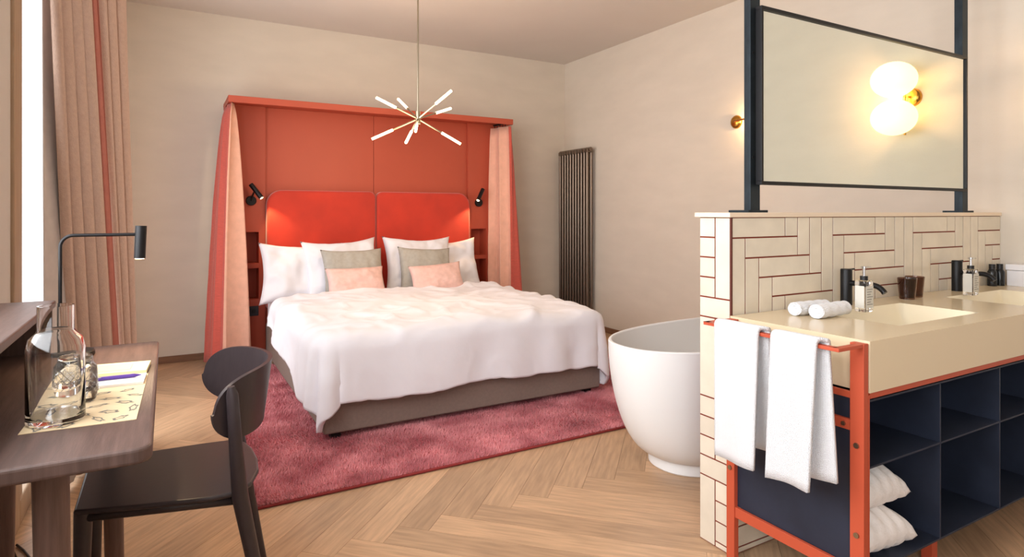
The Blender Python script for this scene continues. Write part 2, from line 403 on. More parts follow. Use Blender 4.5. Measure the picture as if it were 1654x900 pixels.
for a, b in bas:
    R, C = 14, 22; P = []
    for j in range(R + 1):
        row = []
        for i in range(C + 1):
            s_, t_ = i / C, j / R
            e = min(min(s_, 1 - s_) * (b - a), min(t_, 1 - t_) * (BY[1] - BY[0]))
            d = 0.095 * min(1, (e / 0.07)) ** 0.6 if e > 0 else 0
            row.append((a + s_ * (b - a), BY[0] + t_ * (BY[1] - BY[0]), CZ - d))
        P.append(row)
    bo = MB().grid(P).build('basin', 'basin_white', ct, smooth=True)
    MB().lathe([(0.0, 0.004), (0.02, 0.004), (0.022, 0)], ((a + b) / 2, 1.21, CZ - 0.095), 20).build('drain', 'chrome', bo)

# taps
def tap(x, y, label):
    t = thing('basin_tap', (x, y, CZ), label, 'tap', 'black basin taps')
    MB().lathe([(0.0, 0), (0.021, 0), (0.021, 0.135), (0.019, 0.139), (0, 0.139)], (x, y, CZ), 28).build('body', 'black_metal', t, auto=True)
    sp = [(x, y - 0.018, CZ + 0.086), (x, y - 0.10, CZ + 0.086)] + [(x, y - 0.10 - 0.055 * math.sin(q), CZ + 0.086 - 0.055 * (1 - math.cos(q))) for q in (0.2, 0.4, 0.6, 0.8, 1.0)]
    MB().tube(sp, 0.0105, 14).build('spout', 'black_metal', t, auto=True)
    MB().tube([(x + 0.012, y, CZ + 0.136), (x + 0.052, y, CZ + 0.136)], 0.0035, 8).build('lever', 'black_metal', t, auto=True)
tap(2.300, 1.425, 'matt black tap at the near basin behind the rolled towels')
tap(3.142, 1.425, 'matt black tap at the far basin near the dark bottles')
# soap bottles
def soap(x, y, label):
    t = thing('soap_bottle', (x, y, CZ), label, 'bottle', 'soap pump bottles')
    h = 0.115; w_, d_ = 0.026, 0.02
    bd = B(x - w_, x + w_, y - d_, y + d_, CZ + 0.001, CZ + h).build('body', 'cut_glass', t, bevel=0.006, seg=3)
    B(x - w_ + .004, x + w_ - .004, y - d_ - 0.0012, y - d_ - 0.0004, CZ + 0.016, CZ + 0.095).build('label', 'label_grey', bd)
    lb = B(x - w_ - 0.0012, x - w_ - 0.0004, y - d_ + .003, y + d_ - .003, CZ + 0.016, CZ + 0.095).build('label', 'label_grey', bd)
    for k in range(7):
        z = CZ + 0.082 - k * 0.009
        B(x - w_ + .009, x + w_ - .009 - 0.006 * (k % 3), y - d_ - 0.0018, y - d_ - 0.0011, z, z + 0.0022).build('text_line', 'ink_grey', bd)
    MB().lathe([(0.013, h - 0.001), (0.013, h + 0.014), (0.0, h + 0.014)], (x, y, CZ), 20).build('collar', 'black_plastic', t, auto=True)
    MB().lathe([(0.005, h + 0.013), (0.005, h + 0.04), (0.010, h + 0.042), (0.010, h + 0.049), (0, h + 0.05)], (x, y, CZ), 16).tube([(x, y, CZ + h + 0.046), (x + 0.035, y - 0.004, CZ + h + 0.044)], 0.0032, 8).build('pump', 'chrome', t, auto=True)
soap(2.188, 1.290, 'clear soap bottle with chrome pump in front of the near tap')
soap(3.022, 1.318, 'clear soap bottle in front of the far tap')
# brown tumblers
def tumbler(x, y, label):
    o = MB().lathe([(0, 0.006), (0.026, 0.006), (0.034, 0.086), (0.0365, 0.086), (0.029, 0.0), (0, 0.0)], (0, 0, 0), 28).build('tumbler', 'brown_glass', None, auto=True)
    o.location = (x, y, CZ + 0.0005); tag(o, label, 'glass', 'brown tumblers on the counter')
tumbler(2.672, 1.395, 'smoky brown glass tumbler nearer the soap pump')
tumbler(2.768, 1.415, 'smoky brown glass tumbler nearer the far tap')
for x, y, lab in ((3.500, 1.435, 'small dark toiletry bottle nearer the far tap'), (3.552, 1.425, 'small dark toiletry bottle nearer the white box')):
    t = thing('toiletry_bottle', (x, y, CZ), lab, 'bottle', 'dark toiletry bottles')
    MB().lathe([(0, 0), (0.019, 0), (0.02, 0.004), (0.02, 0.068), (0.013, 0.082), (0, 0.082)], (x, y, CZ), 20).build('body', 'dark_bottle', t, auto=True)
    MB().lathe([(0.0135, 0.082), (0.0135, 0.106), (0, 0.106)], (x, y, CZ), 16).build('cap', 'black_plastic', t, auto=True)
t = thing('tissue_box', (3.6, 1.38, CZ), 'low white lidded box at the far end of the counter', 'box')
B(3.585, 3.675, 1.20, 1.41, CZ, CZ + 0.075).build('body', 'white_card', t, bevel=0.002)
B(3.581, 3.677, 1.196, 1.414, CZ + 0.077, CZ + 0.105).build('lid', 'white_card', t, bevel=0.002)
# rolled face towels
def rolled(x, y, L, r, rz, label):
    V = []; F = []; seg = 40; rows = []
    for i in range(11): rows.append((-L / 2 + 0.006 * (1 - i / 10) , r * i / 10, 1))
    for i in range(1, 24): rows.append((-L / 2 + L * i / 24, r * (1 + 0.05 * math.sin(i * 0.9 + x * 40)), 0))
    for i in range(11): rows.append((L / 2 - 0.006 * (i / 10), r * (1 - i / 10), 2))
    for px, rr, e in rows:
        for k in range(seg):
            q = 2 * PI * k / seg
            g_ = 0.0
            if e: g_ = 0.0045 * math.cos(2 * PI * (rr / r * 2.6) + q) * (1 if e == 1 else -1)
            lip = 1 + 0.06 * math.exp(-((q - 0.9) / 0.12) ** 2)
            V.append((px + g_, rr * lip * math.cos(q), rr * lip * math.sin(q) * 0.9))
    for i in range(len(rows) - 1):
        for k in range(seg):
            k2 = (k + 1) % seg; F.append((i * seg + k, i * seg + k2, (i + 1) * seg + k2, (i + 1) * seg + k))
    ob = MB().add(V, F).build('rolled_towel', 'white_terry', None, smooth=True)
    ob.location = (x, y, CZ + r * 0.96); ob.rotation_euler = (0, 0, rz); tag(ob, label, 'towel', 'rolled face towels')
rolled(1.972, 1.352, 0.16, 0.0255, -0.06, 'rolled white face towel nearer the tiles')
rolled(1.985, 1.284, 0.17, 0.0265, 0.04, 'rolled white face towel nearer the counter edge')

# hanging hand towels
def hang_towel(y0, y1, zf, zb_, label, sk):
    n, k = 18, 44; P = []
    prof = []
    hgt = CZ - 0.004
    for i in range(16): prof.append((RX - 0.019, zf + (hgt - zf) * i / 15))
    for q in np.linspace(0, PI, 8): prof.append((RX - 0.019 * math.cos(q), hgt + 0.012 * math.sin(q)))
    for i in range(16): prof.append((RX + 0.015 + 0.008 * (i / 15), hgt - (hgt - zb_) * i / 15))
    for i, (x, z) in enumerate(prof):
        row = []
        for j in range(n + 1):
            s_ = j / n; y = y0 + (y1 - y0) * s_
            low = max(0, (CZ - z)) / 0.4
            out = 0.012 * low * math.sin(s_ * 4.2 + sk) * (-1 if i < 20 else 0.6)
            row.append((x + out - (0.012 * low if i < 18 else 0), y + (sk * 0.01 - 0.012) * low * (1 if i < 20 else -1.6) - (0.0 if i < 20 else 0.014) , z - 0.012 * s_ * low))
        P.append(row)
    o = MB().grid(P).build('hand_towel', 'white_terry', None, smooth=True, solid=0.011)
    o.modifiers['solid'].offset = 0
    tag(o, label, 'towel', 'hand towels on the rail')
hang_towel(1.236, 1.402, 0.425, 0.47, 'white waffle hand towel hanging on the rail beside the tiles', 1.0)
hang_towel(1.046, 1.190, 0.430, 0.455, 'white waffle hand towel hanging on the rail nearer the front leg', 2.2)

# ------------------------------------------------------------------ pillows
def pillow_mesh(name, w, h, t, m, seed, n=34, ear=0.10, wr=0.012, ribs=0, flat=0.0):
    """lies in local XZ, faces -Y; base at z=0"""
    mb = MB()
    for side in (-1, 1):
        P = []
        for j in range(n + 1):
            row = []
            for i in range(n + 1):
                u, v = i / n * 2 - 1, j / n * 2 - 1
                bu, bv = 1 - abs(u) ** 2.6, 1 - abs(v) ** 2.6
                th = (max(bu, 0) * max(bv, 0)) ** 0.42
                pu, pv = u * (1 - ear * (1 - v * v) * u * u * 0.55), v * (1 - ear * (1 - u * u) * v * v * 0.8)
                nz = noise.noise(Vector((u * 1.6 + seed, v * 1.6, seed * 3))) * wr * 2 + noise.noise(Vector((u * 5 + seed, v * 3.4, seed))) * wr * 0.8 + (max(0, 1 - 2 * abs(noise.noise(Vector((u * 3.1 + v * 1.2 + seed, v * 4.4 - u, seed * 2)))))) ** 3 * wr * 0.2
                nz *= min(1, th * 1.5)
                y = side * (t / 2 * th) + nz
                if ribs: y += side * 0.009 * math.cos(u * ribs + v * 1.5) * th + 0.035 * max(0, u) ** 2
                row.append((pu * w / 2, y, (pv + 1) * h / 2))
            P.append(row)
        mb.grid(P)
    return mb
def pillow(name, w, h, t, m, seed, loc, tilt, rz, label, cat, group, roll=0.0, **kw):
    o = pillow_mesh(name, w, h, t, m, seed, **kw).build(name, m, None, smooth=True)
    o.location = loc; o.rotation_mode = 'XYZ'; o.rotation_euler = (-tilt, roll, rz)
    return tag(o, label, cat, group)
# folded bath towels in the compartment
for z, rzz, lab in ((0.187, 0.0, 'lower of two folded striped towels in the shelf compartment'), (0.312, 0.06, 'upper of two folded striped towels in the shelf compartment')):
    o = pillow_mesh('bath_towel', 0.265, 0.40, 0.145, 'stripe_terry', z * 9, n=36, ear=0.02, wr=0.006, ribs=16).build('bath_towel', 'stripe_terry', None, smooth=True)
    o.location = (1.852, 1.002 + (0.012 if z > .2 else 0.0), z + 0.066); o.rotation_euler = (-PI / 2, 0, rzz)
    tag(o, lab, 'towel', 'folded striped bath towels')

# ------------------------------------------------------------------ mirror between steel posts
mr = thing('mirror', (1.86, 1.5, CAPZ + 0.017), 'large rectangular mirror in a thin black frame held between two steel posts', 'mirror')
MX0, MX1, MZ0, MZ1 = 1.864, 3.342, 1.300, 1.947
MY = 1.473
B(MX0 + 0.010, MX1 - 0.010, MY + 0.004, MY + 0.010, MZ0 + 0.010, MZ1 - 0.010).build('mirror_glass', 'mirror', mr)
for a in ((MX0, MX1, MZ1 - 0.013, MZ1), (MX0, MX1, MZ0, MZ0 + 0.013), (MX0, MX0 + 0.011, MZ0 + .013, MZ1 - .013), (MX1 - 0.011, MX1, MZ0 + .013, MZ1 - .013)):
    B(a[0], a[1], MY - 0.004, MY + 0.022, a[2], a[3]).build('frame_bar', 'black_metal', mr, bevel=0.001)
for x0 in (1.842, 3.360):
    p = B(x0, x0 + 0.052, 1.500, 1.516, CAPZ + 0.017, ZC).box(x0 + 0.02, x0 + 0.03, 1.516, 1.545, CAPZ + 0.017, ZC).build('post', 'steel_post', mr, bevel=0.001)
    B(x0 - 0.028, x0 + 0.078, 1.486, 1.575, CAPZ + 0.017, CAPZ + 0.026).build('base_plate', 'steel_post', p, bevel=0.001)
    for z in (1.40, 1.78):
        for dx in (0.012, 0.034):
            MB().lathe([(0, -0.003), (0.0045, -0.003), (0.0045, 0.0005)], (x0 + dx, 1.4995, z), 10, axis='Y').build('bolt', 'black_metal', p)

# ------------------------------------------------------------------ wall sconces on the right wall
def globe(m, c, rx, rz, tilt):
    V = MB().lathe([(rx * math.sin(q), -rz * math.cos(q)) for q in np.linspace(0, PI, 20)], (0, 0, 0), 32)
    M = Matrix.Translation(c) @ Matrix.Rotation(tilt, 4, 'Y')
    V.v = [tuple(M @ Vector(p)) for p in V.v]; return V
def sconce(y, xw, z, label, gl, horizontal, rg):
    t = thing('wall_sconce', (xw, y, z), label, 'wall lamp', 'brass globe wall sconces')
    MB().lathe([(0.0, -0.028), (0.030, -0.026), (0.045, -0.018), (0.052, -0.006), (0.052, 0.0)], (xw, y, z), 28, axis='X').build('wall_plate', 'brass', t, auto=True)
    if horizontal:
        MB().tube([(xw - 0.02, y, z), (xw - 0.06, y - 0.02, z), (xw - 0.09, y - 0.26, z)], 0.007, 10).build('arm', 'brass', t, auto=True)
    else:
        MB().tube([(xw - 0.02, y, z), (xw - 0.06, y, z)], 0.007, 10).tube([(xw - 0.06, y - 0.01, z - 0.215), (xw - 0.06, y - 0.01, z + 0.03)], 0.006, 10).build('arm', 'brass', t, auto=True)
    for c in gl:
        globe(None, Vector((xw + c[0], y + c[1], z + c[2])), rg, rg * 0.86, 0.0).build('globe', 'opal_lit', t, smooth=True)
sconce(1.062, XP, 1.85, 'two stacked glowing globes on a brass arm, seen in the mirror', [(-0.13, -0.033, 0.094), (-0.13, -0.033, -0.119)], False, 0.116)
sconce(3.235, XR, 1.895, 'brass wall sconce partly hidden by the mirror post above the bathtub', [(-0.10, -0.285, 0.0)], True, 0.10)
point('sconce_glow_basin', (XP - 0.05, 1.0, 1.845), 8, WARM, 0.012)
point('sconce_glow_tub', (XR - 0.06, 3.08, 1.88), 2.5, WARM, 0.012)

# ------------------------------------------------------------------ radiator
rd = thing('radiator', (3.74, 5.24, 0.19), 'tall dark steel column radiator in the corner on the right wall', 'radiator')
ry = np.linspace(5.005, 5.49, 11)
for y in ry:
    for x in (3.705, 3.755):
        MB().tube([(x, y, 0.235), (x, y, 1.815)], 0.0135, 12).build('column', 'radiator_steel', rd, auto=True)
for z in (0.205, 1.84):
    for x in (3.705, 3.755): pass
    MB().tube([(3.73, 4.975, z), (3.73, 5.52, z)], 0.022, 14).build('header', 'radiator_steel', rd, auto=True)
for y in ry:
    for z in (0.222, 1.826):
        B(3.69, 3.77, y - 0.018, y + 0.018, z - 0.020, z + 0.020).build('header_section', 'radiator_steel', rd, bevel=0.008)
for y in (5.1, 5.4):
    for z in (0.4, 1.65): B(3.755, XR, y - 0.012, y + 0.012, z - 0.012, z + 0.012).build('bracket', 'radiator_steel', rd)

# ------------------------------------------------------------------ bathtub
tb = thing('bathtub', (2.56, 2.15, 0), 'white oval freestanding bathtub behind the tiled partition', 'bathtub')
def ell(rx, ry_, z): return (rx, ry_, z)
cx_, cy_ = 2.592, 2.14
def oval(prof, seg=64, ex=2.3):
    V = []; F = []; n = len(prof)
    for rx, ry_, z in prof:
        for k in range(seg):
            q = 2 * PI * k / seg; c_, s_ = math.cos(q), math.sin(q)
            V.append((cx_ + rx * math.copysign(abs(c_) ** (2 / ex), c_), cy_ + ry_ * math.copysign(abs(s_) ** (2 / ex), s_), z))
    for i in range(n - 1):
        for k in range(seg):
            k2 = (k + 1) % seg; F.append((i * seg + k, i * seg + k2, (i + 1) * seg + k2, (i + 1) * seg + k))
    F.append(tuple(range(seg))[::-1]); F.append(tuple((n - 1) * seg + k for k in range(seg)))
    return MB().add(V, F)
out = []
for q in np.linspace(0, 1, 16):
    f = math.sin(q * PI / 2) ** 0.9
    out.append((0.585 + 0.235 * f, 0.265 + 0.105 * f, 0.055 + 0.54 * (1 - math.cos(q * PI / 2)) ** 0.85))
inn = [(a - 0.018, b - 0.018, z + 0.0) for a, b, z in out if z > 0.13][::-1]
rim = [(out[-1][0] - 0.004, out[-1][1] - 0.004, 0.600), (out[-1][0] - 0.014, out[-1][1] - 0.014, 0.600)]
oval(out + rim + inn).build('shell', 'tub_white', tb, auto=True)
oval([(0.588, 0.262, 0), (0.594, 0.268, 0.006), (0.594, 0.268, 0.062), (0.57, 0.25, 0.064)]).build('plinth', 'tub_white', tb, auto=True)

# ------------------------------------------------------------------ rug
rug = thing('rug', ((RUG[0] + RUG[1]) / 2, RUG[2], 0), 'deep pile raspberry pink rug under the bed', 'rug')
B(RUG[0], RUG[1], RUG[2], RUG[3], 0.001, 0.012).build('backing', 'rug_base', rug)
er = 0.006
MB().tube([(RUG[0], RUG[2], 0.008), (RUG[1], RUG[2], 0.008)], er, 8).tube([(RUG[0], RUG[2], 0.008), (RUG[0], RUG[3], 0.008)], er, 8).build('binding', 'rug_edge', rug, smooth=True)
NT = 230000
px_ = rng.uniform(RUG[0] + .004, RUG[1] - .004, NT); py_ = RUG[2] + .004 + (RUG[3] - RUG[2] - .008) * rng.uniform(0, 1, NT) ** 1.25
keep = ~((px_ > 0.95) & (px_ < 2.3) & (py_ > 3.6)); px_, py_ = px_[keep], py_[keep]; n_ = len(px_)
lean = np.array([noise.noise(Vector((x * 2.2, y * 3.4, 1.7))) for x, y in zip(px_, py_)])
th_ = rng.uniform(0, 2 * PI, n_); hh = rng.uniform(0.010, 0.020, n_) + 0.004 * lean; wd = rng.uniform(0.0022, 0.0040, n_)
V = np.zeros((n_, 3, 3))
V[:, 0] = np.stack([px_ - wd * np.cos(th_), py_ - wd * np.sin(th_), np.full(n_, 0.011)], 1)
V[:, 1] = np.stack([px_ + wd * np.cos(th_), py_ + wd * np.sin(th_), np.full(n_, 0.011)], 1)
V[:, 2] = np.stack([px_ + rng.normal(0, .006, n_) + lean * 0.012, py_ + rng.normal(0, .006, n_) + lean * 0.012, 0.011 + hh], 1)
me = bpy.data.meshes.new('pile'); me.vertices.add(n_ * 3); me.vertices.foreach_set('co', V.reshape(-1))
me.loops.add(n_ * 3); me.loops.foreach_set('vertex_index', np.arange(n_ * 3, dtype=np.int32))
me.polygons.add(n_); me.polygons.foreach_set('loop_start', np.arange(0, n_ * 3, 3, dtype=np.int32))
me.update(calc_edges=True); me.materials.append(MATS['rug_pile'])
po = bpy.data.objects.new('pile', me); COL.objects.link(po); po.parent = rug; po.matrix_parent_inverse = Matrix.Translation(-rug.location); po['kind'] = 'stuff'

# ------------------------------------------------------------------ bed alcove
AX0, AX1, AY = 0.406, 2.897, 5.10
al = thing('bed_alcove', (1.65, YB, 0), 'coral red painted bed alcove with canopy shelf and side niches', 'bed alcove')
cn = B(AX0, AX1, AY, AY + 0.022, 2.043, 2.094).box(AX0, AX1, AY + 0.022, YB, 2.072, 2.094).box(AX0, AX0 + 0.022, AY + 0.022, YB, 2.043, 2.072).box(AX1 - 0.022, AX1, AY + 0.022, YB, 2.043, 2.072)
cn.build('canopy_shelf', 'coral_paint', al, bevel=0.0015)
HL, HM, HR = 0.708, 1.630, 2.560
PYF = 5.43
for a, b in ((HL + .001, HM - 0.0015), (HM + 0.0015, HR - .001)):
    B(a, b, PYF, YB, 0, 2.072).build('back_panel', 'coral_paint', al, bevel=0.0015)
def side_panel(x0, x1, nx0, nx1, yf):
    m = MB(); y1 = YB - 0.02
    m.box(x0, nx0, yf, y1, 0, 2.072).box(nx1, x1, yf, y1, 0, 2.072)
    m.box(nx0, nx1, yf, y1, 0, 0.486).box(nx0, nx1, yf, y1, 0.741, 0.780).box(nx0, nx1, yf, y1, 1.038, 2.072)
    m.box(x0, x1, y1, YB, 0, 2.072)
    return m
side_panel(AX0 + 0.02, HL, 0.47, 0.657, 5.40).build('side_panel', 'coral_paint', al)
side_panel(HR, AX1 - 0.02, 2.590, 2.76, 5.40).build('side_panel', 'coral_paint', al)
s_ = B(0.575, 0.655, 5.391, 5.401, 0.35, 0.43).build('power_socket', 'socket_dark', al, bevel=0.003)
MB().lathe([(0.018, -0.002), (0.018, 0.001), (0, 0.001)], (0.615, 5.3905, 0.39), 16, axis='Y').build('socket_hole', 'black_plastic', s_)
# headboards
def headboard(x0, x1, label, left):
    z0, z1, r = 0.40, 1.385, 0.125
    pts = []
    def arc(cx, cz, a0, a1, rr, n=10): return [(cx + rr * math.cos(a0 + (a1 - a0) * i / n), cz + rr * math.sin(a0 + (a1 - a0) * i / n)) for i in range(n + 1)]
    pts = [(x0, z0), (x1, z0)] + arc(x1 - r, z1 - r, 0, PI / 2, r) + arc(x0 + r, z1 - r, PI / 2, PI, r)
    if left: pts = [(x0, z0), (x1, z0)] + arc(x1 - .06, z1 - .06, 0, PI / 2, .06) + arc(x0 + r, z1 - r, PI / 2, PI, r)
    else: pts = [(x0, z0), (x1, z0)] + arc(x1 - r, z1 - r, 0, PI / 2, r) + arc(x0 + .06, z1 - .06, PI / 2, PI, .06)
    n = len(pts); m = MB()
    m.add([(p[0], 5.335, p[1]) for p in pts] + [(p[0], PYF - 0.0005, p[1]) for p in pts], [tuple(range(n)), tuple(range(n, 2 * n))[::-1]] + [(i, n + i, n + (i + 1) % n, (i + 1) % n) for i in range(n)])
    o = m.build('headboard', 'velvet', None, bevel=0.028, seg=5, smooth=True)
    tag(o, label, 'headboard', 'velvet headboards')
headboard(HL + .003, HM - 0.002, 'orange red velvet headboard panel on the window side', True)
headboard(HM + 0.002, HR - .003, 'orange red velvet headboard panel on the radiator side', False)
# reading lamps
def reading(x, z, d, label):
    t = thing('reading_lamp', (x, 5.40, z), label, 'reading lamp', 'black reading lamps')
    MB().lathe([(0, -0.022), (0.036, -0.022), (0.040, -0.016), (0.040, 0.0)], (x, 5.40, z), 28, axis='Y').build('wall_plate', 'black_metal', t, auto=True)
    a = Vector((x, 5.37, z + 0.02)); b = Vector((x + d * 0.02, 5.32, z + 0.085))
    MB().tube([(x, 5.378, z), a, b], 0.007, 8).build('stem', 'black_metal', t, auto=True)
    h0 = b + Vector((-d * 0.03, 0.0, 0.045)); h1 = b + Vector((d * 0.045, -0.045, -0.065))
    hd = MB().tube([h0, h1], 0.019, 16).build('head', 'black_metal', t, auto=True)
    dr = (h1 - h0).normalized()
    MB().tube([h1 + dr * 0.0005, h1 + dr * 0.002], 0.014, 14).build('lens', 'lamp_lit', hd)
    return h1 + dr * 0.012
p1 = reading(0.598, 1.295, 1, 'black swivel reading lamp beside the window side headboard')
p2 = reading(2.672, 1.295, -1, 'black swivel reading lamp beside the radiator side headboard')
spot('reading_beam_a', p1, (0.84, 5.30, 0.93), 6.5, WARM, 1.25, 0.8)
spot('reading_beam_b', p2, (2.43, 5.30, 0.93), 6.5, WARM, 1.25, 0.8)

# alcove curtains
def sheet(top, bot, z1, z0, amp, waves, ph, nz=24, nx=60, sag=0.6, bulge=0.0):
    """top/bot: polylines of (x,y); lofted with folds"""
    def at(pl, s):
        L = [0]
        for i in range(len(pl) - 1): L.append(L[-1] + math.dist(pl[i], pl[i + 1]))
        d = s * L[-1]
        for i in range(len(pl) - 1):
            if d <= L[i + 1] + 1e-9:
                f = (d - L[i]) / max(1e-9, L[i + 1] - L[i]); p = Vector(pl[i]).lerp(Vector(pl[i + 1]), f)
                tn = (Vector(pl[i + 1]) - Vector(pl[i])).normalized(); return p, Vector((-tn.y, tn.x))
        return Vector(pl[-1]), Vector((0, 1))
    P = []
    for j in range(nz + 1):
        t = j / nz; e = t ** sag; row = []
        for i in range(nx + 1):
            s = i / nx
            a, na = at(top, s); b, nb = at(bot, s); p = a.lerp(b, e); nn = (na.lerp(nb, e)).normalized()
            w = amp * (0.6 + 0.4 * e) * (2 * abs(math.sin(PI * waves * s + ph + 0.35 * math.sin(2.4 * t + 4 * s))) ** 0.8 - 1) * min(1, 8 * min(s, 1 - s) + 0.25)
            p = p + nn * w
            if bulge:
                th2 = 2 * (PI * waves * s + ph + 0.35 * math.sin(2.4 * t + 4 * s)); tn_ = Vector((nn.y, -nn.x)); p = p - tn_ * (bulge * abs(amp) * math.sin(th2) * min(1, 8 * min(s, 1 - s)))
            row.append((p.x, p.y, z1 + (z0 - z1) * t))
        P.append(row)
    return MB().grid(P)
ZT, ZB0 = 2.040, 0.035
c1 = thing('bed_curtain', (0.38, 5.25, 0), 'coral curtain with pale lining hanging at the window side of the alcove', 'curtain', 'alcove curtains')
sheet([(0.412, 5.46), (0.415, 5.24), (0.424, 5.115)], [(0.262, 5.46), (0.262, 5.24), (0.358, 5.085)], ZT, ZB0, 0.016, 2.6, 0.4).build('outer_fabric', 'coral_fabric', c1, smooth=True, solid=0.004)
sheet([(0.426, 5.118), (0.445, 5.16)], [(0.362, 5.088), (0.575, 5.17)], ZT, ZB0, 0.012, 1.3, 2.6).build('lining', 'lining_fabric', c1, smooth=True, solid=0.004)
c2 = thing('bed_curtain', (2.9, 5.25, 0), 'coral curtain with pale lining hanging at the radiator side of the alcove', 'curtain', 'alcove curtains')
sheet([(2.80, 5.46), (2.815, 5.28), (2.86, 5.135)], [(2.76, 5.46), (2.77, 5.26), (2.88, 5.11)], ZT - 0.01, ZB0, 0.030, 2.7, 0.4).build('lining', 'lining_fabric', c2, smooth=True, solid=0.004)
sheet([(2.862, 5.13), (2.884, 5.118), (2.888, 5.46)], [(2.884, 5.105), (3.03, 5.12), (3.03, 5.46)], ZT - 0.01, ZB0, 0.012, 2.4, 1.2).build('outer_fabric', 'coral_fabric', c2, smooth=True, solid=0.004)
for cc, x0 in ((c1, 0.44), (c2, 2.845)):
    B(x0 - 0.008, x0 + 0.008, 5.13, 5.54, 2.058, 2.070).build('curtain_track', 'black_metal', cc)
    for y in np.linspace(5.16, 5.44, 6):
        MB().tube([(x0, y, 2.06), (x0, y, 2.03)], 0.0035, 6).build('glider', 'black_metal', cc)

# ------------------------------------------------------------------ bed
BX0, BX1, BY0, BY1 = 0.700, 2.475, 3.20, 5.32
bd = thing('bed', (1.6, BY0, 0), 'double bed with taupe upholstered base on short black feet', 'bed')
B(BX0, BX1, BY0, BY1, 0.052, 0.30).build('base', 'taupe_fabric', bd, bevel=0.012, seg=3)
B(BX0 + 0.01, BX1 - 0.01, BY0 + 0.01, BY1, 0.302, 0.505).build('mattress', 'white_cotton', bd, bevel=0.04, seg=4)
for x in (BX0 + 0.045, BX1 - 0.095):
    for y in (BY0 + 0.04, BY1 - 0.10):
        B(x, x + 0.05, y, y + 0.05, 0.0125, 0.0525).build('foot', 'black_plastic', bd)
# duvet: cloth draped over the mattress
TOP = 0.545; r_ = 0.07
def drape(a, half):
    """signed arc length -> (offset, drop)"""
    s = 1 if a >= 0 else -1; a = abs(a); fl = half - r_
    if a <= fl: return s * a, 0.0
    d = a - fl
    if d < r_ * PI / 2: q = d / r_; return s * (fl + r_ * math.sin(q)), r_ * (1 - math.cos(q))
    d -= r_ * PI / 2; return s * (half + 0.05 * d), r_ + d
mbx, hw = (BX0 + BX1) / 2, (BX1 - BX0) / 2 + 0.035
YFT = BY0 - 0.03
NXd, NYd = 170, 150; P = []
A = hw + 0.31; yflat = BY0 + 1.50 - YFT; Lc = yflat + 0.295; rc = 0.13
for j in range(NYd + 1):
    row = []
    for i in range(NXd + 1):
        u = i / NXd * 2 - 1; a = u * A
        c0 = 0.07 * max(0, -u); c = c0 + j / NYd * (Lc - c0)   # from the pillow end toward the foot and over it
        sg = 1 if a >= 0 else -1
        hx, cyl_ = hw - rc, yflat - rc
        ex, ey = max(abs(a) - hx, 0), max(c - cyl_, 0)
        dist = math.hypot(ex, ey); dr = (ex / dist, ey / dist) if dist > 1e-9 else (0, 0)
        fl = rc - r_
        if dist <= fl: rad, drop = dist, 0.0
        elif dist < fl + r_ * PI / 2: q = (dist - fl) / r_; rad, drop = fl + r_ * math.sin(q), r_ * (1 - math.cos(q))
        else: drop = dist - fl - r_ * PI / 2 + r_; rad = rc + 0.06 * (drop - r_)
        bx, by = min(abs(a), hx), min(c, cyl_)
        X0, Y0 = mbx + sg * (bx + dr[0] * rad), YFT + yflat - (by + dr[1] * rad)
        f1 = noise.noise(Vector((X0 * 1.7, Y0 * 1.9, 0.3))); f2 = noise.noise(Vector((X0 * 5.2 + 3, Y0 * 4.1, 1.3 + drop))); f3 = noise.noise(Vector((a * 10, c * 9, 5.0)))
        ra = max(0, 1 - 2.2 * abs(noise.noise(Vector((a * 2.3 + 0.9 * c, c * 2.9 - 0.7 * a, 7.7))))) ** 3
        rb = max(0, 1 - 2.2 * abs(noise.noise(Vector((a * 5.1 - 2.6 * c, c * 4.6 + a, 2.2))))) ** 3
        z = TOP - drop + 0.024 * f1 + 0.012 * f2 + 0.006 * f3 + (0.019 * ra + 0.011 * rb) * (1 - 0.7 * min(1, drop / 0.2))
        z += 0.018 * math.exp(-((c - c0 - 0.03) / 0.05) ** 2)
        w_ = min(1, drop / 0.22)
        if ex > 0 and ey > 0:
            ph_ = math.atan2(ey, ex); flute = 0.034 * math.sin(ph_ * 7.0 + 0.6) * math.sin(2 * ph_)
        elif ex > 0: flute = 0.020 * math.sin(Y0 * 11 + 1.6 * math.sin(Y0 * 4)) * min(1, (cyl_ - c) / 0.2)
        else: flute = (0.009 * math.sin(X0 * 12 + 2.2 * math.sin(X0 * 3.3)) + 0.016 * math.sin(17 * (X0 - 0.4 * drop)) * max(0, (X0 - 2.0) / 0.4)) * min(1, (hx - abs(a)) / 0.2)
        push = w_ * (flute + 0.018 * f2 + 0.004 * rb)
        x, y = X0 + sg * dr[0] * push, Y0 - dr[1] * push
        if ex > 0 and a < 0 and drop > r_: z += 0.20 * max(0, 1 - c / 1.1) * min(1, (drop - r_) / 0.3)
        if ey > 0: z += 0.02 * f1 * w_ * max(0, 1 - ex / 0.1)
        row.append((x, y, max(z, 0.075 + 0.01 * f2)))
    P.append(row)
dv = MB().grid(P).build('duvet', 'white_cotton', None, smooth=True, solid=0.028)
dv.modifiers['solid'].offset = 1.0
tag(dv, 'rumpled white duvet spread over the double bed', 'duvet')
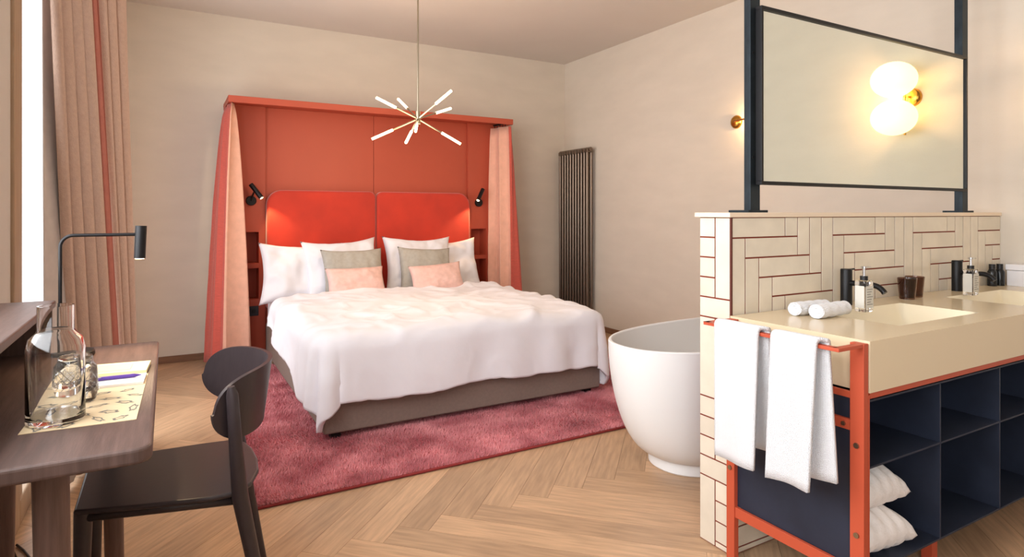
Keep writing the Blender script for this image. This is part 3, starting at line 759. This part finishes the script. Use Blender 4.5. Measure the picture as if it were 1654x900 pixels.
# pillows and cushions
G1, G2, G3 = 'white bed pillows', 'sage scatter cushions', 'blush scatter cushions'
pillow('pillow', 0.66, 0.50, 0.20, 'white_cotton', 1.3, (0.945, 5.06, 0.47), 0.28, 0.02, 'white pillow at the window end of the bed', 'pillow', G1, roll=0.03, wr=0.019, ear=0.20)
pillow('pillow', 0.62, 0.50, 0.18, 'white_cotton', 2.9, (1.265, 4.97, 0.50), 0.30, 0.05, 'white pillow behind the sage cushion nearer the window', 'pillow', G1, roll=-0.04, wr=0.019, ear=0.20)
pillow('pillow', 0.62, 0.52, 0.18, 'white_cotton', 4.1, (1.905, 4.97, 0.49), 0.30, -0.05, 'white pillow behind the sage cushion nearer the radiator', 'pillow', G1, roll=0.02, wr=0.019, ear=0.20)
pillow('pillow', 0.62, 0.50, 0.20, 'white_cotton', 5.7, (2.24, 5.07, 0.47), 0.28, -0.03, 'white pillow at the radiator end of the bed', 'pillow', G1, roll=-0.05, wr=0.019, ear=0.20)
pillow('scatter_cushion', 0.50, 0.40, 0.15, 'sage_fabric', 7.1, (1.305, 4.80, 0.53), 0.36, 0.04, 'grey sage cushion on the window half of the bed', 'cushion', G2, wr=0.008, ear=0.14)
pillow('scatter_cushion', 0.47, 0.40, 0.15, 'sage_fabric', 8.3, (1.90, 4.80, 0.525), 0.36, -0.03, 'grey sage cushion on the radiator half of the bed', 'cushion', G2, roll=0.05, wr=0.008, ear=0.14)
pillow('scatter_cushion', 0.46, 0.25, 0.13, 'blush_fabric', 9.9, (1.28, 4.66, 0.54), 0.40, 0.06, 'small blush pink cushion on the window half of the bed', 'cushion', G3, wr=0.008, ear=0.12)
pillow('scatter_cushion', 0.46, 0.25, 0.13, 'blush_fabric', 11.2, (1.955, 4.66, 0.54), 0.40, -0.02, 'small blush pink cushion on the radiator half of the bed', 'cushion', G3, roll=-0.06, wr=0.008, ear=0.12)

# ------------------------------------------------------------------ pendant
PD = 4.1
cth, sth = math.cos(YAW), math.sin(YAW)
def cam2w(r, u, d): return Vector((r * cth + d * sth, -r * sth + d * cth, 1.2 + u))
pc = cam2w((675 - 827) / 985 * PD, (343 - 192) / 985 * PD, PD)
pn = thing('pendant_light', pc, 'brass starburst pendant with glowing tube bulbs over the bed', 'pendant lamp')
MB().tube([pc + Vector((0, 0, 0.045)), (pc.x, pc.y, ZC)], 0.0055, 10).build('rod', 'nickel', pn, auto=True)
MB().lathe([(0.06, ZC - pc.z - 0.025), (0.06, ZC - pc.z), (0, ZC - pc.z)], pc, 24).build('ceiling_rose', 'nickel', pn, auto=True)
MB().tube([pc + Vector((0, 0, -0.035)), pc + Vector((0, 0, 0.05))], 0.017, 14).build('hub', 'nickel', pn, auto=True)
fwd = Vector((sth, cth, 0)); rgt = Vector((cth, -sth, 0)); up = Vector((0, 0, 1))
for dx, dy, sg in ((-42, 42, 1), (-55, 24, -1), (58, 37, -1), (47, 27, 1), (-70, -35, -1), (67, -38, 1), (-8, -46, -1), (8, -30, -1)):
    a, b = dx / 985 * PD, dy / 985 * PD; L = 0.335
    dpt = sg * math.sqrt(max(0.0, L * L - a * a - b * b))
    v = (rgt * a + up * b + fwd * dpt)
    if v.length > L: v = v.normalized() * L
    v0_ = v.normalized() * 0.012
    ar = MB().tube([pc + v0_, pc + v * 0.55], 0.0055, 8).build('arm', 'nickel', pn, auto=True)
    MB().tube([pc + v * 0.55, pc + v], 0.0085, 12).build('tube_bulb', 'bulb_lit', ar, auto=True)
point('pendant_glow', pc + Vector((0, 0, -0.09)), 19, (1.0, 0.74, 0.46), 0.30)

# ------------------------------------------------------------------ left side: window curtain
wc = thing('window_curtain', (-0.3, 4.0, 0), 'floor length beige linen curtain gathered beside the window', 'curtain')
sheet([(-0.435, 3.05), (-0.315, 3.15)], [(-0.375, 3.35), (-0.205, 3.5)], ZC - 0.03, 0.02, -0.030, 4.3, 0.1, nz=30, nx=150, sag=1.0, bulge=0.35).build('linen_panel', 'linen', wc, smooth=True, solid=0.004)
sheet([(-0.318, 3.15), (-0.294, 3.20)], [(-0.210, 3.50), (-0.182, 3.56)], ZC - 0.03, 0.02, -0.014, 1.2, 0.1, nz=30, nx=40, sag=1.0).build('coral_edge', 'rose_fabric', wc, smooth=True, solid=0.004)
sheet([(-0.298, 3.25), (-0.185, 3.45)], [(-0.200, 3.60), (-0.138, 3.72)], ZC - 0.03, 0.02, -0.028, 3.2, 0.3, nz=30, nx=120, sag=1.0, bulge=0.35).build('linen_panel', 'linen', wc, smooth=True, solid=0.004)
sheet([(-0.462, 3.22), (-0.40, 3.32)], [(-0.425, 3.05), (-0.33, 3.42)], ZC - 0.03, 0.02, 0.010, 1.5, 0.6, nz=30, nx=40, sag=1.0).build('blackout_panel', 'blackout', wc, smooth=True, solid=0.004)
B(-0.44, -0.17, 2.7, 5.0, ZC - 0.03, ZC).build('curtain_track', 'panel_paint', wc)

# ------------------------------------------------------------------ desk
dk = thing('desk', (-0.24, 1.9, 0), 'dark walnut desk with a raised back ledge by the window', 'desk')
DX1, DY0, DY1, DZ = -0.025, 1.362, 2.47, 0.75
m = MB(); rr = 0.03
pts = [(XL + 0.02, DY0)] + [(DX1 - rr + rr * math.sin(q), DY0 + rr - rr * math.cos(q)) for q in np.linspace(0, PI / 2, 7)] + [(DX1 - 0.012 + 0.012 * math.cos(q), DY1 - 0.012 + 0.012 * math.sin(q)) for q in np.linspace(0, PI / 2, 5)] + [(XL + 0.02, DY1)]
prism(pts, DZ - 0.032, DZ).build('desktop', 'walnut', dk, bevel=0.007, seg=3)
B(XL + 0.02, -0.314, DY0 + 0.0, 2.452, 0.892, 0.915).build('ledge', 'walnut', dk, bevel=0.004)
B(XL + 0.02, XL + 0.035, DY0 + 0.0, 2.452, DZ, 0.892).build('ledge_back', 'walnut', dk)
B(XL + 0.035, -0.335, 2.43, 2.45, DZ, 0.892).build('ledge_side', 'walnut', dk)
for (x, y), (x2, y2) in (((-0.20, 1.49), (-0.185, 1.46)), ((-0.16, 2.36), (-0.15, 2.39)), ((-0.43, 1.45), (-0.44, 1.43)), ((-0.43, 2.38), (-0.44, 2.40))):
    MB().tube([(x, y, DZ - 0.032), (x2, y2, 0)], [0.031, 0.027], 20).build('leg', 'walnut_leg', dk, auto=True)
# lamp
lp = thing('desk_lamp', (-0.225, 2.335, DZ), 'slim black desk lamp with a bent arm on the desk', 'lamp')
lx, ly = -0.258, 2.33
MB().lathe([(0, 0.0), (0.058, 0.0), (0.060, 0.004), (0.060, 0.014), (0.056, 0.018), (0, 0.018)], (lx, ly, DZ), 32).build('base', 'black_metal', lp, auto=True)
ax_ = -0.288; zt = 1.128
path = [(ax_, ly, DZ + 0.012), (ax_, ly, zt - 0.035)] + [(ax_ + 0.035 * (1 - math.cos(q)), ly, zt - 0.035 + 0.035 * math.sin(q)) for q in np.linspace(0.2, PI / 2, 7)] + [(-0.082, ly, zt)]
MB().tube(path, 0.0052, 12).build('arm', 'black_metal', lp, auto=True)
hd = MB().tube([(-0.074, ly, zt + 0.028), (-0.078, ly, zt - 0.078)], 0.0165, 20).build('lamp_head', 'black_metal', lp, auto=True)
MB().tube([(-0.0781, ly, zt - 0.0785), (-0.0781, ly, zt - 0.0805)], 0.013, 16).build('lens', 'lamp_lit', hd)
spot('desk_lamp_beam', (-0.0782, ly, zt - 0.088), (-0.10, ly - 0.12, DZ), 5.0, (1.0, 0.72, 0.42), 1.7, 0.7)
# things on the desk
def quad(p, th, z0):   # four ground points -> thin prism
    return prism(p, z0, z0 + th)
mt = thing('placemat', (-0.15, 1.8, DZ), 'cream paper placemat printed with grey leaves', 'placemat')
MP = [(-0.262, 1.560), (-0.058, 1.552), (-0.046, 1.98), (-0.25, 1.99)]
quad(MP, 0.0012, DZ + 0.0004).build('sheet', 'paper_cream', mt)
random.seed(11)
for k in range(22):
    for _ in range(30):
        x = random.uniform(-0.245, -0.07); y = random.uniform(1.575, 1.86)
        break
    x = -0.24 + 0.052 * (k % 4) + 0.02 * ((k // 4) % 2) + random.uniform(-.006, .006); y = 1.585 + 0.056 * (k // 4) + random.uniform(-.008, .008)
    a = random.uniform(0, PI); L_, w_ = random.uniform(0.018, 0.026), random.uniform(0.007, 0.011)
    pl = []
    for q in np.linspace(0, 2 * PI, 13)[:-1]:
        rr_ = 1 + 0.25 * math.sin(5 * q + k); ex, ey = L_ * math.cos(q) * rr_, w_ * math.sin(q) * rr_
        pl.append((x + ex * math.cos(a) - ey * math.sin(a), y + ex * math.sin(a) + ey * math.cos(a)))
    ring = [(x + (p[0] - x) * 0.62, y + (p[1] - y) * 0.62) for p in pl]; n = len(pl)
    zz = DZ + 0.0019
    MB().add([(p[0], p[1], zz) for p in pl + ring], [(i, (i + 1) % n, n + (i + 1) % n, n + i) for i in range(n)]).add([(x - L_ * .5 * math.cos(a), y - L_ * .5 * math.sin(a), zz), (x + L_ * .5 * math.cos(a) , y + L_ * .5 * math.sin(a), zz), (x + L_ * .5 * math.cos(a), y + L_ * .5 * math.sin(a) + .002, zz)], [(0, 1, 2)]).build('leaf_print', 'print_ink', mt)
o = quad([(-0.215, 1.872), (-0.054, 1.860), (-0.049, 1.955), (-0.21, 1.972)], 0.006, DZ + 0.002).build('note_card', 'paper_white', None); tag(o, 'white note card under the purple pen', 'card')
pen = thing('pen', (-0.13, 1.92, DZ), 'purple ballpoint pen lying on the white card', 'pen')
MB().tube([(-0.195, 1.922, DZ + 0.0135), (-0.075, 1.918, DZ + 0.0135)], 0.005, 10).build('barrel', 'violet', pen, auto=True)
MB().tube([(-0.075, 1.918, DZ + 0.0135), (-0.060, 1.9175, DZ + 0.0135)], [0.0045, 0.001], 10).build('tip', 'violet', pen, auto=True)
MB().tube([(-0.19, 1.916, DZ + 0.0185), (-0.15, 1.915, DZ + 0.0185)], 0.0015, 6).build('clip', 'chrome', pen, auto=True)
bk = thing('booklet', (-0.13, 2.05, DZ), 'pale yellow booklet lying under the desk lamp', 'booklet')
quad([(-0.235, 1.997), (-0.05, 1.975), (-0.042, 2.095), (-0.225, 2.12)], 0.010, DZ + 0.002).build('cover', 'paper_yellow', bk)
quad([(-0.175, 2.01), (-0.09, 2.0), (-0.085, 2.075), (-0.168, 2.086)], 0.0006, DZ + 0.0121).build('cover_print', 'paper_cream', bk)
cf = MB().lathe([(0, 0.010), (0.038, 0.010), (0.0405, 0.016), (0.0405, 0.128), (0.036, 0.146), (0.0265, 0.156), (0.0245, 0.162), (0.0245, 0.206), (0.0275, 0.206), (0.0275, 0.163), (0.030, 0.158), (0.040, 0.148), (0.0440, 0.130), (0.0440, 0.004), (0.041, 0.0), (0, 0.0)], (0, 0, 0), 40).build('water_carafe', 'glass', None, auto=True)
cf.location = (-0.208, 1.622, DZ + 0.0032); cf.scale = (1.2, 1.2, 1.2); tag(cf, 'clear glass water carafe with a narrower neck on the placemat', 'carafe')
GX, GY = -0.190, 1.775
tbk = thing('drinking_glass', (-0.185, 1.78, DZ), 'cut glass tumbler standing upside down behind the carafe', 'glass')
gl = MB().lathe([(0.0385, 0.0), (0.041, 0.0), (0.046, 0.024), (0.043, 0.078), (0.035, 0.090), (0.034, 0.104), (0.0, 0.104), (0, 0.095), (0.031, 0.095), (0.0385, 0.077), (0.0415, 0.024)], (GX, GY, DZ + 0.0032), 36).build('bowl', 'cut_glass', tbk, auto=True)
for k in range(18):
    for sgn in (1, -1):
        path = []
        for i in range(9):
            f = i / 8; q = 2 * PI * k / 18 + sgn * f * 1.2; rad = 0.0457 - 0.003 * f
            path.append((GX + rad * math.cos(q), GY + rad * math.sin(q), DZ + 0.02 + 0.06 * f))
        if k == 0 and sgn == 1: cuts = MB()
        cuts.tube(path, 0.0009, 4, caps=False)
cuts.build('diamond_cut', 'cut_glass', tbk)

# power cable on the floor behind the desk
cb = MB().tube([(-0.46, 2.42, 0.60), (-0.46, 2.50, 0.2), (-0.42, 2.55, 0.02), (-0.40, 2.62, 0.006), (-0.44, 2.72, 0.006), (-0.47, 2.78, 0.006)], 0.004, 8).build('power_cable', 'black_plastic', None, smooth=True)
tag(cb, 'thin black cable trailing to the floor below the desk', 'cable')

# ------------------------------------------------------------------ chair
ch = thing('chair', (0.02, 2.0, 0), 'dark stained wooden chair with a curved backrest at the desk', 'chair')
SZ = 0.452
# seat outline (front is -X, toward the desk)
sp = [(-0.205, 1.87), (-0.06, 1.823), (0.10, 1.782), (0.165, 1.785), (0.205, 1.83), (0.232, 1.91), (0.240, 2.00), (0.236, 2.09), (0.222, 2.16), (0.18, 2.205), (0.10, 2.215), (-0.05, 2.222), (-0.19, 2.225), (-0.205, 2.21)]
st = prism(sp, SZ - 0.014, SZ).build('seat', 'chair_stain', ch, bevel=0.006, seg=3)
B(-0.185, 0.17, 1.895, 1.915, SZ - 0.045, SZ - 0.0145).build('apron', 'chair_stain', ch)
def prism_bar(p0, p1, w): return MB().tube([p0, p1], w, 12)
prism_bar((-0.185, 1.888, SZ - 0.028), (0.165, 1.80, SZ - 0.028), 0.013).build('side_rail', 'chair_stain', ch, smooth=True)
prism_bar((-0.185, 2.205, SZ - 0.028), (0.20, 2.195, SZ - 0.028), 0.013).build('side_rail', 'chair_stain', ch, smooth=True)
prism_bar((-0.185, 1.888, SZ - 0.028), (-0.185, 2.205, SZ - 0.028), 0.013).build('front_rail', 'chair_stain', ch, smooth=True)
def leg(path, r): return MB().tube(path, r, 16).build('leg', 'chair_stain', ch, auto=True)
leg([(-0.186, 1.892, SZ - 0.012), (-0.190, 1.888, 0.25), (-0.195, 1.884, 0)], [0.021, 0.018, 0.014])
leg([(-0.186, 2.200, SZ - 0.012), (-0.188, 2.203, 0.25), (-0.190, 2.206, 0)], [0.021, 0.018, 0.014])
leg([(0.146, 1.757, 0.742), (0.149, 1.757, 0.72), (0.158, 1.762, 0.58), (0.170, 1.780, 0.44), (0.205, 1.782, 0.25), (0.255, 1.776, 0)], [0.009, 0.015, 0.017, 0.021, 0.018, 0.014])
leg([(0.150, 2.245, 0.735), (0.156, 2.245, 0.71), (0.180, 2.236, 0.58), (0.208, 2.214, 0.44), (0.240, 2.210, 0.25), (0.285, 2.216, 0)], [0.009, 0.015, 0.017, 0.021, 0.018, 0.014])
# backrest: curved band around an arc, rounded ends
R = 0.245; bcx, bcy = 0.045, 2.0; P = []; Q = []
n = 40
for i in range(n + 1):
    s_ = math.sin((i / n * 2 - 1) * PI / 2); q = s_ * 1.30
    hgt = 0.088 * (max(0.0, 1 - abs(s_) ** 6)) ** 0.5 + 0.001
    zc = 0.672 + 0.004 * (1 - s_ * s_)
    row = []
    for side, rad in ((0, R), (1, R + 0.014)):
        rr = []
        for j in range(13):
            v = j / 12 * 2 - 1; lean_ = 0.020 * v
            rr.append((bcx + (rad + lean_ * 0.7) * math.cos(q) * 0.86, bcy + (rad) * math.sin(q) * 0.98 - 0.0, zc + v * hgt))
        row.append(rr)
    P.append(row[0] + row[1][::-1] + [row[0][0]])
mb = MB().grid(P); m0 = len(P[0])
mb.add(P[0][:-1], [tuple(range(m0 - 1))]).add(P[-1][:-1], [tuple(range(m0 - 1))])
mb.build('backrest', 'chair_stain', ch, auto=True)
